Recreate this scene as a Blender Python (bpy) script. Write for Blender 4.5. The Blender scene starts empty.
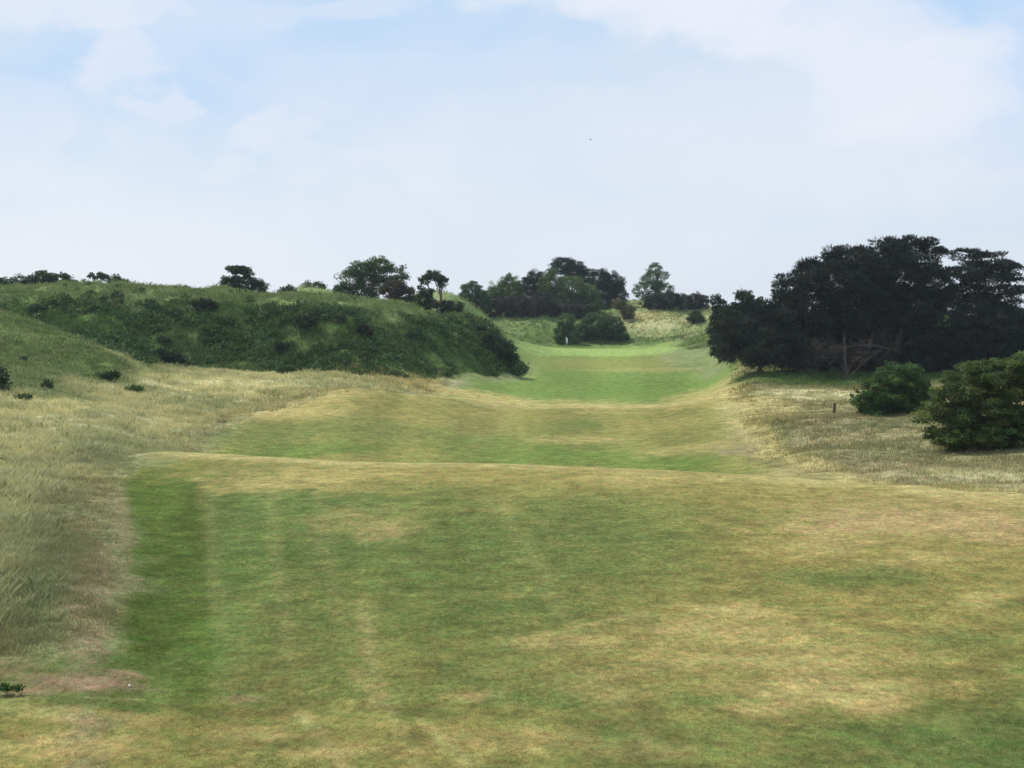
import bpy, math, random
import numpy as np
rng = np.random.default_rng(7)
random.seed(7)
scene = bpy.context.scene
COL = scene.collection
R = math.radians
F = 1300.0
CZ = 6.0
TH = math.atan(54.0 / F)

# ------------------------------------------------------------------ helpers
def hash2(ix, iy, seed):
    h = (ix.astype(np.int64) * 374761393 + iy.astype(np.int64) * 668265263 + seed * 2147483647) & 0xFFFFFFFF
    h = ((h ^ (h >> 13)) * 1274126177) & 0xFFFFFFFF
    h = (h ^ (h >> 16)) & 0xFFFFFFFF
    return h / 4294967295.0

def vnoise(x, y, seed=0):
    ix = np.floor(x); iy = np.floor(y)
    fx = x - ix; fy = y - iy
    fx = fx * fx * fx * (fx * (fx * 6 - 15) + 10); fy = fy * fy * fy * (fy * (fy * 6 - 15) + 10)
    a = hash2(ix, iy, seed); b = hash2(ix + 1, iy, seed); c = hash2(ix, iy + 1, seed); d = hash2(ix + 1, iy + 1, seed)
    return (a * (1 - fx) + b * fx) * (1 - fy) + (c * (1 - fx) + d * fx) * fy

def fbm(x, y, octv=4, seed=0):
    s = 0.0; a = 0.5; t = 0.0
    for k in range(octv):
        s = s + a * vnoise(x * (2 ** k) + 17.3 * k, y * (2 ** k) - 9.1 * k, seed + k); t += a; a *= 0.5
    return s / t

def sstep(a, b, x):
    t = np.clip((x - a) / (b - a), 0, 1)
    return t * t * (3 - 2 * t)

def pchip(xk, yk, x):
    xk = np.array(xk, float); yk = np.array(yk, float)
    h = np.diff(xk); d = np.diff(yk) / h
    m = np.zeros_like(yk)
    for i in range(1, len(xk) - 1):
        if d[i - 1] * d[i] > 0:
            w1 = 2 * h[i] + h[i - 1]; w2 = h[i] + 2 * h[i - 1]
            m[i] = (w1 + w2) / (w1 / d[i - 1] + w2 / d[i])
    m[0] = d[0]; m[-1] = d[-1]
    x = np.clip(x, xk[0], xk[-1])
    i = np.clip(np.searchsorted(xk, x) - 1, 0, len(xk) - 2)
    t = (x - xk[i]) / h[i]
    return ((2 * t**3 - 3 * t**2 + 1) * yk[i] + (t**3 - 2 * t**2 + t) * h[i] * m[i]
            + (-2 * t**3 + 3 * t**2) * yk[i + 1] + (t**3 - t**2) * h[i] * m[i + 1])

# ------------------------------------------------------------------ terrain heights
NEAR = [(-200, 3.6), (-40, 4.2), (-4, 4.4), (2, 4.35), (7, 2.2), (12, .6), (16, .27)]
FAR = [(400, 8), (600, 5), (1000, 1), (3000, 0)]
def prof(*k): return NEAR + list(k)
COLS = {
 -400: prof((28,.5),(48,.6),(60,1.2),(75,2),(90,4.5),(105,8),(120,9),(150,11),(165,11.5),(220,10)) + FAR,
 0:   prof((28,.45),(40,.45),(48,.5),(51.5,.1),(55,.4),(60,.92),(66,.5),(72,.4),(80,.85),(90,1.5),(100,3.3),(110,5.4),(119,7.2),(124,7.7),(129,7.2),(136,6.9),(150,10.0),(158,10.9),(166,10.8),(220,9)) + FAR,
 60:  prof((28,.45),(40,.42),(48,.45),(51.5,.05),(55,.3),(60,.72),(66,.2),(72,.2),(80,.6),(90,1.2),(100,2.2),(110,3.9),(118,5.3),(122,5.5),(128,5.1),(135,5.3),(150,9.9),(158,10.9),(166,10.8),(220,9)) + FAR,
 110: prof((28,.32),(40,.35),(48,.4),(52,.1),(56,.25),(60,.42),(66,0),(72,0),(80,.35),(90,.85),(100,1.4),(108,2.4),(114,3.7),(118,4.0),(124,3.7),(132,4.0),(137,5.2),(150,9.6),(158,10.8),(166,10.7),(220,9)) + FAR,
 165: prof((28,.15),(40,.22),(49,.35),(54,.4),(58,.1),(66,-.9),(72,-.75),(80,-.25),(90,.35),(100,.85),(110,1.35),(120,1.8),(130,2.15),(135,2.6),(148,8.6),(155,10.2),(162,10.75),(170,10.5),(220,9)) + FAR,
 250: prof((28,.1),(40,.2),(49,.42),(53,.45),(55,.3),(59,-.7),(66,-1.25),(74,-1.1),(80,-.7),(88,.05),(91.5,.2),(95,.1),(105,.6),(115,1.15),(125,1.6),(133,1.9),(137,2.9),(148,8.3),(156,10.1),(164,10.4),(175,10.2),(220,9)) + FAR,
 350: prof((28,.1),(40,.2),(49,.42),(53,.45),(55,.3),(59,-.7),(66,-1.35),(74,-1.2),(80,-.8),(88,-.05),(95,.7),(100,1.2),(103.5,1.42),(108,1.1),(115,1.0),(124,1.25),(130,1.5),(134,2.6),(146,7.8),(154,9.2),(162,9.4),(175,9.3),(220,8.5)) + FAR,
 430: prof((28,.1),(40,.2),(49,.42),(53,.45),(55,.3),(59,-.7),(66,-1.45),(74,-1.35),(80,-1.15),(90,-.6),(100,.1),(105,.5),(108,.6),(112,.25),(120,-.1),(128,.2),(134,.6),(139,1.3),(150,6.0),(158,7.6),(166,7.8),(185,7.5),(225,7.5),(250,8)) + FAR,
 485: prof((28,.1),(40,.2),(49,.42),(53,.45),(55,.3),(59,-.7),(66,-1.5),(74,-1.35),(80,-1.25),(90,-.95),(100,-.55),(108,-.2),(112,-.12),(116,-.4),(124,-.75),(132,-.4),(140,.1),(147,.6),(152,1.6),(160,4.7),(168,6.3),(176,6.4),(190,5),(215,3.8),(235,4.6),(248,7.6),(262,9.0),(300,10)) + FAR,
 522: prof((28,.1),(40,.2),(49,.42),(53,.45),(55,.3),(59,-.7),(66,-1.5),(74,-1.35),(80,-1.25),(90,-1.0),(100,-.62),(107,-.38),(112,-.33),(116,-.62),(124,-1.05),(132,-.85),(150,-.25),(160,.3),(170,.95),(180,1.55),(190,1.9),(205,2.1),(219,2.5),(228,2.7),(236,3.2),(250,7.2),(262,8.9),(300,10)) + FAR,
 580: prof((28,.1),(40,.2),(49,.42),(53,.45),(55,.3),(59,-.7),(66,-1.5),(74,-1.35),(80,-1.25),(90,-1.0),(100,-.65),(107,-.45),(112,-.42),(116,-.75),(124,-1.15),(132,-.95),(150,-.4),(160,0),(168,.42),(172,.55),(180,.7),(195,1.2),(207,1.75),(219,2.45),(229,2.7),(238,2.95),(251,7.0),(262,9.1),(300,10.5)) + FAR,
 650: prof((28,.1),(40,.2),(49,.42),(53,.45),(55,.3),(59,-.6),(66,-1.3),(74,-1.25),(80,-1.15),(90,-.95),(100,-.65),(107,-.45),(112,-.42),(116,-.75),(124,-1.15),(132,-.9),(150,-.35),(160,.05),(168,.5),(172,.65),(180,.8),(195,1.4),(207,1.9),(219,2.5),(229,2.75),(238,3.3),(251,7.5),(264,9.8),(300,10.8)) + FAR,
 705: prof((28,.1),(40,.2),(49,.4),(53,.42),(55,.3),(59,-.4),(66,-.95),(74,-.95),(80,-.85),(90,-.6),(100,-.3),(107,-.08),(112,0),(116,-.15),(124,-.2),(140,-.1),(155,.2),(168,.75),(180,1.2),(190,1.9),(198,2.8),(207,3.5),(218,3.9),(235,5.6),(250,8.4),(264,10),(300,10.8)) + FAR,
 760: prof((28,.1),(40,.2),(49,.36),(53,.4),(55,.25),(59,-.25),(66,-.7),(74,-.65),(85,-.3),(95,0),(105,.35),(112,.6),(118,.9),(125,1.6),(135,2.6),(150,3.8),(180,6),(220,8),(300,9.5)) + FAR,
 850: prof((28,.1),(40,.2),(49,.32),(53,.35),(55,.2),(59,-.15),(66,-.15),(74,0),(85,.3),(95,.42),(105,.5),(115,.7),(122,.9),(130,1.2),(150,2.6),(200,6),(300,8.5)) + FAR,
 1024:prof((28,.2),(40,.28),(49,.4),(53,.42),(55,.3),(59,0),(66,.15),(74,.35),(85,.55),(100,.85),(120,1.3),(150,3),(200,6),(300,8.5)) + FAR,
 1500:prof((28,.4),(40,.45),(49,.5),(53,.5),(55,.4),(59,.2),(66,.4),(74,.8),(85,1.2),(100,2),(120,3),(150,5),(200,7),(300,8.5)) + FAR,
}
CPX = sorted(COLS)
YC_PX = [-400, 0, 130, 350, 512, 640, 800, 1024, 1500]
YC_Y = [60, 60, 59, 54.5, 53, 51.5, 48.6, 42.6, 39]

def px_of(X, Y):
    return 512 + F * X / np.maximum(Y, 10.0)

def base_height(X, Y):
    X = np.asarray(X, float); Y = np.asarray(Y, float)
    px = np.clip(px_of(X, Y), -400, 1500)
    sh = 53 - np.interp(px, YC_PX, YC_Y)
    sh = np.where(px < 120, 0, sh)
    sh = sh * np.where(px < 165, sstep(120, 165, px), 1.0)
    Yp = Y + sh * sstep(18, 36, Y) * (1 - sstep(64, 104, Y))
    vals = np.stack([pchip([k[0] for k in COLS[c]], [k[1] for k in COLS[c]], Yp) for c in CPX], 0)
    cx = np.array(CPX, float)
    i = np.clip(np.searchsorted(cx, px) - 1, 0, len(cx) - 2)
    t = (px - cx[i]) / (cx[i + 1] - cx[i])
    ar = np.arange(px.size).reshape(px.shape)
    V = vals.reshape(len(CPX), -1)
    pick = lambda j: V[np.clip(j, 0, len(CPX) - 1).ravel(), ar.ravel()].reshape(px.shape)
    v1 = pick(i); v2 = pick(i + 1); v0 = pick(i - 1); v3 = pick(i + 2)
    h1 = cx[i + 1] - cx[i]
    h0 = np.where(i > 0, cx[i] - cx[np.maximum(i - 1, 0)], h1)
    h2 = np.where(i + 2 < len(cx), cx[np.minimum(i + 2, len(cx) - 1)] - cx[i + 1], h1)
    m1 = (v2 - v0) / (h0 + h1) * h1; m2 = (v3 - v1) / (h1 + h2) * h1
    m1 = np.clip(m1, -3 * abs(v2 - v1), 3 * abs(v2 - v1)); m2 = np.clip(m2, -3 * abs(v2 - v1), 3 * abs(v2 - v1))
    return ((2 * t**3 - 3 * t**2 + 1) * v1 + (t**3 - 2 * t**2 + t) * m1 + (-2 * t**3 + 3 * t**2) * v2 + (t**3 - t**2) * m2)

# grassy mounds rising behind the dune: (px, Y, extra height, radius)
BUMPS = [(312, 198, 3.4, 9), (456, 222, 6.0, 10), (418, 205, 2.0, 9), (640, 285, 1.5, 12), (545, 262, 1.0, 9)]

def smooth_zone(X, Y):
    """1 on mown turf, 0 in the rough (wide soft edge; only drives relief)"""
    return FAIR(X, Y)

def height(X, Y):
    X = np.asarray(X, float); Y = np.asarray(Y, float)
    z = base_height(X, Y)
    for (bp, by, bh, br) in BUMPS:
        bx = (bp - 512) / F * by
        z = z + bh * np.exp(-((X - bx)**2 + (Y - by)**2) / (br * br))
    far = sstep(14, 22, Y)
    fm = smooth_zone(X, Y)
    n1 = fbm(X / 7.0, Y / 7.0, 3, 11) - .5
    n2 = fbm(X / 1.6, Y / 1.6, 3, 23) - .5
    n3 = fbm(X / 22.0, Y / 22.0, 2, 37) - .5
    dune = sstep(2.2, 5.5, z) * sstep(90, 125, Y)
    rough = (1 - fm)
    z = z + far * (fm * (.10 * n1 + .03 * n2) + rough * (.55 * n1 + .22 * n2) + dune * rough * (1.5 * n1 + .5 * n2 + 1.2 * n3))
    return z

# mown turf outline as ground polygons, in world metres (X, Y)
def W(px, Y): return ((px - 512) / F * Y, Y)
FAIR_POLYS = [
 [W(-900, 6), W(-300, 17), W(0, 21.5), W(78, 24), W(88, 32), W(92, 42), W(106, 50), W(146, 60), W(205, 73), W(215, 80), W(238, 88), W(300, 96), W(352, 103),
  W(430, 108), W(440, 118), W(440, 128), W(470, 138), W(495, 148), W(518, 156), W(530, 168), W(524, 190), W(520, 215), W(518, 236),
  W(560, 240), W(640, 239), W(680, 235), W(672, 215), W(664, 200), W(676, 180), W(705, 165), W(725, 150), W(728, 132), W(722, 116), W(728, 100), W(735, 85), W(742, 74), W(772, 64),
  W(806, 54.5), W(900, 48.5), W(1024, 44.0), W(1300, 39.5), W(2200, 38), W(2600, 6)],
]
def poly_sd(poly, X, Y):
    """signed distance, positive inside"""
    P = np.array(poly, float); n = len(P)
    d = np.full(X.shape, 1e9); inside = np.zeros(X.shape, bool)
    for i in range(n):
        x1, y1 = P[i]; x2, y2 = P[(i + 1) % n]
        ex, ey = x2 - x1, y2 - y1
        t = np.clip(((X - x1) * ex + (Y - y1) * ey) / (ex * ex + ey * ey), 0, 1)
        d = np.minimum(d, np.hypot(X - x1 - t * ex, Y - y1 - t * ey))
        c = ((y1 > Y) != (y2 > Y)) & (X < ex * (Y - y1) / (ey if abs(ey) > 1e-9 else 1e-9) + x1)
        inside ^= c
    return np.where(inside, d, -d)

def dune_line(px): return np.interp(px, [-400, 0, 60, 110, 165, 250, 350, 400, 430, 485, 522, 560, 640, 760], [125, 125, 122.5, 119, 133.5, 133, 130.5, 132, 136, 148, 160, 240, 238, 116])
def on_dune(X, Y):
    w = (fbm(X / 2.5, Y / 2.5, 2, 61) - .5) * 3
    return sstep(-.8, .8, Y + w * .5 - dune_line(px_of(X, Y)))
def FAIR_SD(X, Y):
    X = np.asarray(X, float); Y = np.asarray(Y, float)
    w = (fbm(X / 1.7, Y / 1.7, 3, 51) - .5) * np.clip(.5 + Y * .012, .6, 2.2)
    return poly_sd(FAIR_POLYS[0], X + w, Y + w)
def FAIR(X, Y):
    s = FAIR_SD(X, Y)
    e = np.clip(.35 + .012 * np.asarray(Y, float), .4, 2.5)
    return sstep(-e, e, s)

# ------------------------------------------------------------------ ray to ground (used once, to survey where things stand)
def survey(px, py, y0=12.0, y1=330.0):
    a = (px - 512) / F; b = (384 - py) / F
    dy = math.cos(TH) + b * math.sin(TH); dz = -math.sin(TH) + b * math.cos(TH)
    Y = np.exp(np.linspace(math.log(y0), math.log(y1), 900))
    X = a / dy * Y; Z = CZ + dz / dy * Y
    H = height(X, Y)
    k = np.nonzero(H >= Z)[0]
    if len(k) == 0 or k[0] == 0:
        j = len(Y) - 1 if len(k) == 0 else 0
        return float(X[j]), float(Y[j]), float(H[j])
    j = k[0]
    g0 = Z[j - 1] - H[j - 1]; g1 = Z[j] - H[j]
    t = g0 / (g0 - g1)
    return float(X[j - 1] + t * (X[j] - X[j - 1])), float(Y[j - 1] + t * (Y[j] - Y[j - 1])), float(H[j])

def hz(x, y): return float(height(np.array([x]), np.array([y]))[0])

# ------------------------------------------------------------------ turf colours (albedo)
C = dict(
  fgreen=(.120, .155, .048), fdark=(.078, .108, .022), fbright=(.115, .182, .042), folive=(.27, .228, .082), ftan=(.43, .335, .15),
  fpink=(.40, .29, .15), earth=(.30, .205, .14), pale=(.44, .365, .17), third=(.15, .215, .060), putting=(.26, .34, .115),
  rtan=(.50, .45, .27), rpale=(.60, .545, .345), rgreen=(.19, .21, .11), rgrey=(.35, .34, .21), dune=(.082, .14, .040), dunetop=(.23, .275, .125),
  dunedark=(.05, .08, .03), slope=(.125, .175, .062), lush_or_shade=(.075, .13, .032), scar=(.24, .20, .12))  # lush grass green, also used to paint shade in front of the pines
C = {k: np.array(v) for k, v in C.items()}

# wear, dry, green and painted shade patches: (px, py, half width px, half height px, colour, strength) surveyed onto the ground
PATCH = [
 (900,555,260,80,'folive',.95),(820,500,200,20,'folive',.9),(760,640,230,70,'folive',.55),(300,740,300,32,'folive',.7),(60,735,130,30,'folive',.8),
 (400,560,230,90,'fgreen',.75),(600,520,110,30,'fgreen',.55),(640,560,90,30,'fgreen',.5),
 (450,478,330,12,'folive',.85),(300,478,110,12,'ftan',.4),(640,480,60,8,'ftan',.4),(360,520,60,18,'ftan',.35),(390,530,30,14,'fpink',.3),
 (900,520,130,12,'fpink',.8),(1000,530,60,16,'fpink',.75),(820,545,60,10,'ftan',.5),(930,560,60,8,'ftan',.5),(985,600,45,12,'ftan',.7),(1010,500,90,7,'ftan',.6),
 (760,650,190,45,'ftan',.35),(930,520,160,30,'fpink',.35),(740,612,48,9,'ftan',.8),(690,628,40,8,'ftan',.6),(770,636,60,12,'ftan',.6),(800,660,80,16,'ftan',.65),(840,690,90,16,'ftan',.8),(760,705,60,10,'ftan',.55),(880,705,50,9,'ftan',.7),
 (690,660,60,12,'ftan',.4),(640,655,70,8,'folive',.5),(620,695,60,7,'ftan',.3),(470,697,32,5,'ftan',.75),(560,640,60,8,'ftan',.35),(520,740,110,14,'ftan',.35),(640,750,60,10,'ftan',.4),
 (850,580,110,12,'fgreen',.7),(700,700,60,7,'fgreen',.6),(660,735,90,14,'fgreen',.45),(900,735,110,12,'fgreen',.6),(980,740,80,30,'fgreen',.5),(950,640,60,10,'fgreen',.5),(540,700,60,8,'fgreen',.6),(540,610,60,14,'fgreen',.5),
 (240,735,60,9,'ftan',.45),(320,752,90,10,'ftan',.45),(60,745,90,12,'ftan',.55),(120,718,60,8,'ftan',.5),(30,710,60,9,'pale',.4),(240,698,22,4,'earth',.45),
 (180,720,26,60,'fdark',.35),(205,640,18,32,'fbright',.55),(150,665,60,14,'fgreen',.5),(115,690,30,8,'fgreen',.4),
 # second shelf
 (450,392,130,5,'ftan',.75),(560,407,200,4,'pale',.7),(300,400,60,8,'ftan',.6),(270,416,70,5,'ftan',.7),(380,430,130,12,'fgreen',.5),(250,440,60,10,'fgreen',.5),(320,447,80,8,'fbright',.25),
 (530,450,90,14,'fbright',.5),(600,458,110,9,'fbright',.4),(590,425,40,6,'fgreen',.6),(580,440,60,4,'ftan',.5),(500,414,60,5,'folive',.6),(660,425,60,8,'folive',.7),(690,450,60,7,'ftan',.45),(700,462,45,6,'fbright',.4),(745,415,30,4,'fgreen',.4),
 (770,400,45,7,'pale',.75),(775,415,35,12,'pale',.6),(745,450,50,6,'scar',.8),(770,470,30,6,'pale',.7),(840,484,90,4,'pale',.8),(960,490,90,4,'pale',.8),(740,387,40,4,'scar',.7),
 # third shelf and approach
 (470,378,40,5,'third',.6),(440,374,28,4,'earth',.4),(420,381,26,3,'pale',.8),(640,388,110,9,'fbright',.5),(560,390,80,8,'third',.5),(600,363,80,5,'folive',.25),(650,370,60,3,'ftan',.3),(700,395,40,6,'ftan',.6),(722,375,18,6,'third',.4),(600,352,90,3,'putting',1.0),(520,356,30,4,'third',.5),
 # rough on the right; last two paint the pine clump's shadow as green
 (850,396,80,5,'rpale',.8),(780,392,40,5,'rpale',.6),(830,430,90,14,'scar',.5),(900,450,110,10,'rgreen',.4),(980,455,60,8,'rgreen',.3),(880,470,90,8,'earth',.15),(820,465,70,8,'scar',.4),(960,475,70,7,'rpale',.6),(780,436,18,14,'lush_or_shade',.4),(890,425,80,5,'rgreen',.5),(800,382,80,4,'lush_or_shade',.8),(755,376,30,6,'lush_or_shade',.8),
 # rough on the left
 (30,468,80,10,'rpale',.6),(50,447,90,5,'rpale',.6),(30,485,60,5,'rpale',.6),(60,540,70,50,'rgreen',.7),(40,620,60,50,'rgreen',.75),(90,520,24,9,'scar',.7),(80,500,30,7,'scar',.5),(120,462,60,9,'rgreen',.55),(160,448,60,9,'rgreen',.6),(120,435,70,8,'rgrey',.6),
 (88,590,22,75,'scar',.95),(98,530,14,50,'scar',.7),(78,640,26,26,'scar',.55),(80,682,60,9,'earth',.95),(125,674,22,4,'earth',.8),(30,692,40,5,'earth',.7),(100,560,14,22,'earth',.35),
 (130,400,90,8,'rtan',.6),(230,385,90,5,'rpale',.6),(60,405,70,7,'rpale',.5),(170,380,70,4,'rpale',.5),(280,400,40,5,'rgreen',.5),(45,390,60,8,'slope',.8),(100,375,50,7,'slope',.7),(140,388,30,3,'lush_or_shade',.5),(330,386,40,3,'rgrey',.6),
 # bank behind the putting green
 (560,343,90,5,'lush_or_shade',.85),(640,340,60,6,'lush_or_shade',.7),(500,335,50,9,'slope',.6),(660,325,50,9,'rtan',.55),(640,318,40,4,'ftan',.5),(715,372,18,6,'rgreen',.5),(700,352,26,8,'rgreen',.5),
]
# pale mower lines: list of px points, width px, colour, strength
STROKE = [
 ([(200,475),(208,520),(213,570),(222,640)],9,'pale',.14),([(272,478),(274,540),(281,600),(292,660)],10,'pale',.16),([(318,490),(326,560),(345,630)],10,'pale',.14),
 ([(362,600),(375,680),(420,768)],10,'pale',.36),([(352,670),(378,705)],6,'pale',.4),([(300,712),(345,768)],10,'pale',.6),([(420,720),(470,768)],8,'pale',.5),([(500,500),(545,580),(620,700),(660,760)],14,'pale',.12),
 ([(440,480),(455,560),(490,660)],12,'fdark',.16),([(520,410),(470,450)],14,'pale',.1),
 ([(540,410),(560,460)],16,'fdark',.15),([(640,410),(700,460)],16,'fdark',.12),([(700,520),(860,560),(1000,560)],10,'ftan',.3),([(520,640),(700,600)],8,'ftan',.25),([(560,690),(720,650)],8,'ftan',.2),([(728,388),(745,420),(772,455),(850,481),(940,490),(1024,496)],20,'pale',.75),([(0,700),(140,700)],6,'pale',.35)]

_pw = None
def paint_world():
    global _pw
    if _pw is not None: return _pw
    out = []
    for (px, py, rx, ry, c, s) in PATCH:
        x, y, z = survey(px, py)
        xa, ya, _ = survey(px, py + ry); xb, yb, _ = survey(px, py - ry)
        ryw = max((yb - ya) / 2, .25)
        ryw = min(ryw, y * .35)
        slant = (xb - xa) / max(yb - ya, .1)
        out.append((x, (ya + yb) / 2 if yb - ya < y * .6 else y, rx / F * y, ryw, slant, C[c], s))
    st = []
    for (pts, w, c, s) in STROKE:
        wp = [survey(a, b) for a, b in pts]
        for p, q in zip(wp[:-1], wp[1:]):
            st.append((p[0], p[1], q[0], q[1], w / F * (p[1] + q[1]) / 2, C[c], s))
    _pw = (out, st)
    return _pw

def mixc(col, c, w):
    return col * (1 - w[:, None]) + np.asarray(c)[None, :] * w[:, None]

def ground_color(X, Y, Z=None):
    X = np.asarray(X, float).ravel(); Y = np.asarray(Y, float).ravel()
    Z = base_height(X, Y) if Z is None else np.asarray(Z).ravel()
    fm = FAIR(X, Y)
    nA = fbm(X / 3.2, Y / 3.2, 4, 3); nB = fbm(X / .8, Y / 1.1, 4, 5); nC = fbm(X / 11, Y / 14, 3, 9)
    # rough
    col = np.tile(C['rtan'], (len(X), 1))
    col = mixc(col, C['rgrey'], sstep(.45, .7, nA) * .7)
    col = mixc(col, C['rgreen'], sstep(.5, .75, nB * .5 + nC * .5) * .8)
    # dunes
    px = px_of(X, Y)
    d = sstep(2.2, 4.5, Z) * sstep(92, 118, Y) 
    d = np.maximum(d, (1 - sstep(150, 210, px)) * sstep(1.3, 2.6, Z + nA - .5) * sstep(82, 96, Y))
    dl = d * (1 - sstep(490, 540, px))
    col = mixc(col, C['slope'], d)
    face = on_dune(X, Y) * (1 - sstep(505, 540, px)); d = np.maximum(d, face); dl = np.maximum(dl, face)
    col = mixc(col, C['dune'], face)
    col = mixc(col, C['slope'] * .7, face * sstep(.45, .62, nB * .3 + nC * .7) * .8)
    col = mixc(col, C['dunedark'], face * sstep(.42, .62, nA * .6 + nB * .4) * .7)
    col = mixc(col, C['dunetop'], dl * sstep(8.4, 11.0, Z + 2.6 * (nA - .3) + sstep(200, 440, px) * 2.2) * .9)
    col = mixc(col, C['dunetop'], dl * sstep(190, 215, Y) * .8)
    back = d * sstep(520, 560, px) * (1 - sstep(720, 760, px))
    col = mixc(col, C['rtan'], back * sstep(600, 640, px) * .35)
    col = mixc(col, np.array([.255, .215, .115]), sstep(690, 760, px) * sstep(40, 46, Y) * (1 - d) * .8)
    col = mixc(col, C['lush_or_shade'], sstep(740, 790, px) * sstep(116, 122, Y) * .9)
    # mown turf
    g = np.tile(C['fgreen'], (len(X), 1))
    g = mixc(g, C['folive'], sstep(.42, .62, nC) * .5)
    g = mixc(g, C['folive'], sstep(58, 72, Y) * (1 - sstep(112, 118, Y)) * .55)
    g = mixc(g, C['third'], sstep(114, 122, Y) * .9)
    g = mixc(g, C['folive'], sstep(170, 174, Y) * (1 - sstep(205, 212, Y)) * .28)
    g = mixc(g, C['putting'], sstep(205, 211, Y) * .9)
    # greener strip along the left margin of the mown turf
    strip = sstep(98, 126, px + 14 * (nB - .5)) * (1 - sstep(203, 211, px + 6 * (nB - .5))) * (1 - sstep(53, 60, Y)) * sstep(19, 23, Y)
    g = mixc(g, C['fdark'], strip * .85)
    shoulder = sstep(85, 97, px) * (1 - sstep(100, 140, px + 40 * (nA - .5))) * (1 - sstep(50, 58, Y)) * sstep(23, 26, Y)
    g = mixc(g, C['rgreen'] * .9, shoulder * .6)
    dc = Y - np.interp(px, YC_PX, YC_Y)
    inn = sstep(110, 150, px)
    g = mixc(g, C['fbright'] * .95, inn * (sstep(1.6, 3.0, dc) - sstep(20, 32, dc)) * (1 - sstep(680, 760, px)) * (.1 + .6 * sstep(.4, .6, nA)))
    sw = np.sin(2 * np.pi * X / (Y + 24) / .062 + .8)
    g = g * (1 + .10 * np.clip(sw * 1.8, -1, 1) * sstep(14, 18, Y))[:, None]
    g = mixc(g, C['folive'], inn * sstep(-9, -2.5, dc + 3 * (nA - .5)) * (1 - sstep(1.0, 2.2, dc)) * .6)
    g = mixc(g, C['pale'] * .92, sstep(125, 175, px) * sstep(-2.6, -.6, dc + 1.5 * (nB - .5)) * (1 - sstep(.8, 1.8, dc)) * .8)
    col = col * (1 - .32 * np.exp(-(FAIR_SD(X, Y) / (.8 + .015 * Y))**2))[:, None]
    col = col * (1 - fm[:, None]) + g * fm[:, None]
    col = mixc(col, C['slope'], (1 - fm) * sstep(640, 680, px) * (1 - sstep(725, 750, px)) * sstep(120, 150, Y) * (1 - sstep(232, 240, Y)) * .8)
    eb = (px < 125) * (Y < 48) * (Y > 20)
    col = mixc(col, np.array([.20, .165, .085]), eb * (1 - sstep(.6, 1.6, np.abs(FAIR_SD(X, Y) + .3) + .8 * (nA - .5))) * .75)
    pts, st = paint_world()
    for (cx, cy, rx, ry, sl, c, s) in pts:
        m = (abs(X - cx) < rx * 2 + abs(sl) * ry * 2) & (abs(Y - cy) < ry * 1.9)
        if not m.any(): continue
        u = (X[m] - cx - sl * (Y[m] - cy)) / rx; v = (Y[m] - cy) / ry
        wob = (nB[m] - .5) * 1.1 + (nA[m] - .5) * .9
        w = 1 - sstep(.35, 1.35, np.hypot(u, v) + wob)
        col[m] = mixc(col[m], c, w * s)
    for (x1, y1, x2, y2, w0, c, s) in st:
        ex, ey = x2 - x1, y2 - y1
        t = np.clip(((X - x1) * ex + (Y - y1) * ey) / (ex * ex + ey * ey + 1e-9), 0, 1)
        dd = np.hypot(X - x1 - t * ex, Y - y1 - t * ey) / w0 + (nB - .5) * .9 + (nA - .5) * .6
        w = 1 - sstep(.1, 1.4, dd)
        col = mixc(col, c, w * s * .95)
    # trodden light/dark breakup
    k = fbm(X / .45, Y / .7, 3, 77)
    col = col * (.84 + .32 * k[:, None])
    return np.clip(col, .01, .8)

# ------------------------------------------------------------------ mesh + material helpers
def mesh_np(name, V, Fc, colors=None, mat=None, smooth=False):
    me = bpy.data.meshes.new(name)
    V = np.ascontiguousarray(V, np.float32); Fc = np.ascontiguousarray(Fc, np.int32)
    n, k = len(Fc), Fc.shape[1]
    me.vertices.add(len(V)); me.vertices.foreach_set('co', V.ravel())
    me.loops.add(n * k); me.loops.foreach_set('vertex_index', Fc.ravel())
    me.polygons.add(n); me.polygons.foreach_set('loop_start', np.arange(n, dtype=np.int32) * k)
    if smooth: me.polygons.foreach_set('use_smooth', np.ones(n, bool))
    if colors is not None:
        a = me.color_attributes.new('Col', 'FLOAT_COLOR', 'POINT')
        c4 = np.ones((len(V), 4), np.float32); c4[:, :3] = colors
        a.data.foreach_set('color', c4.ravel())
    me.update(calc_edges=True); me.validate()
    if mat: me.materials.append(mat)
    return me

def link(name, me, parent=None, loc=None):
    o = bpy.data.objects.new(name, me); COL.objects.link(o)
    if parent: o.parent = parent
    if loc is not None: o.location = loc
    return o

def tag(o, label=None, cat=None, group=None, kind=None):
    for k, v in (('label', label), ('category', cat), ('group', group), ('kind', kind)):
        if v: o[k] = v
    return o

def mat_new(name):
    m = bpy.data.materials.new(name); m.use_nodes = True
    nt = m.node_tree; nt.nodes.clear()
    return m, nt, nt.nodes, nt.links

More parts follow.
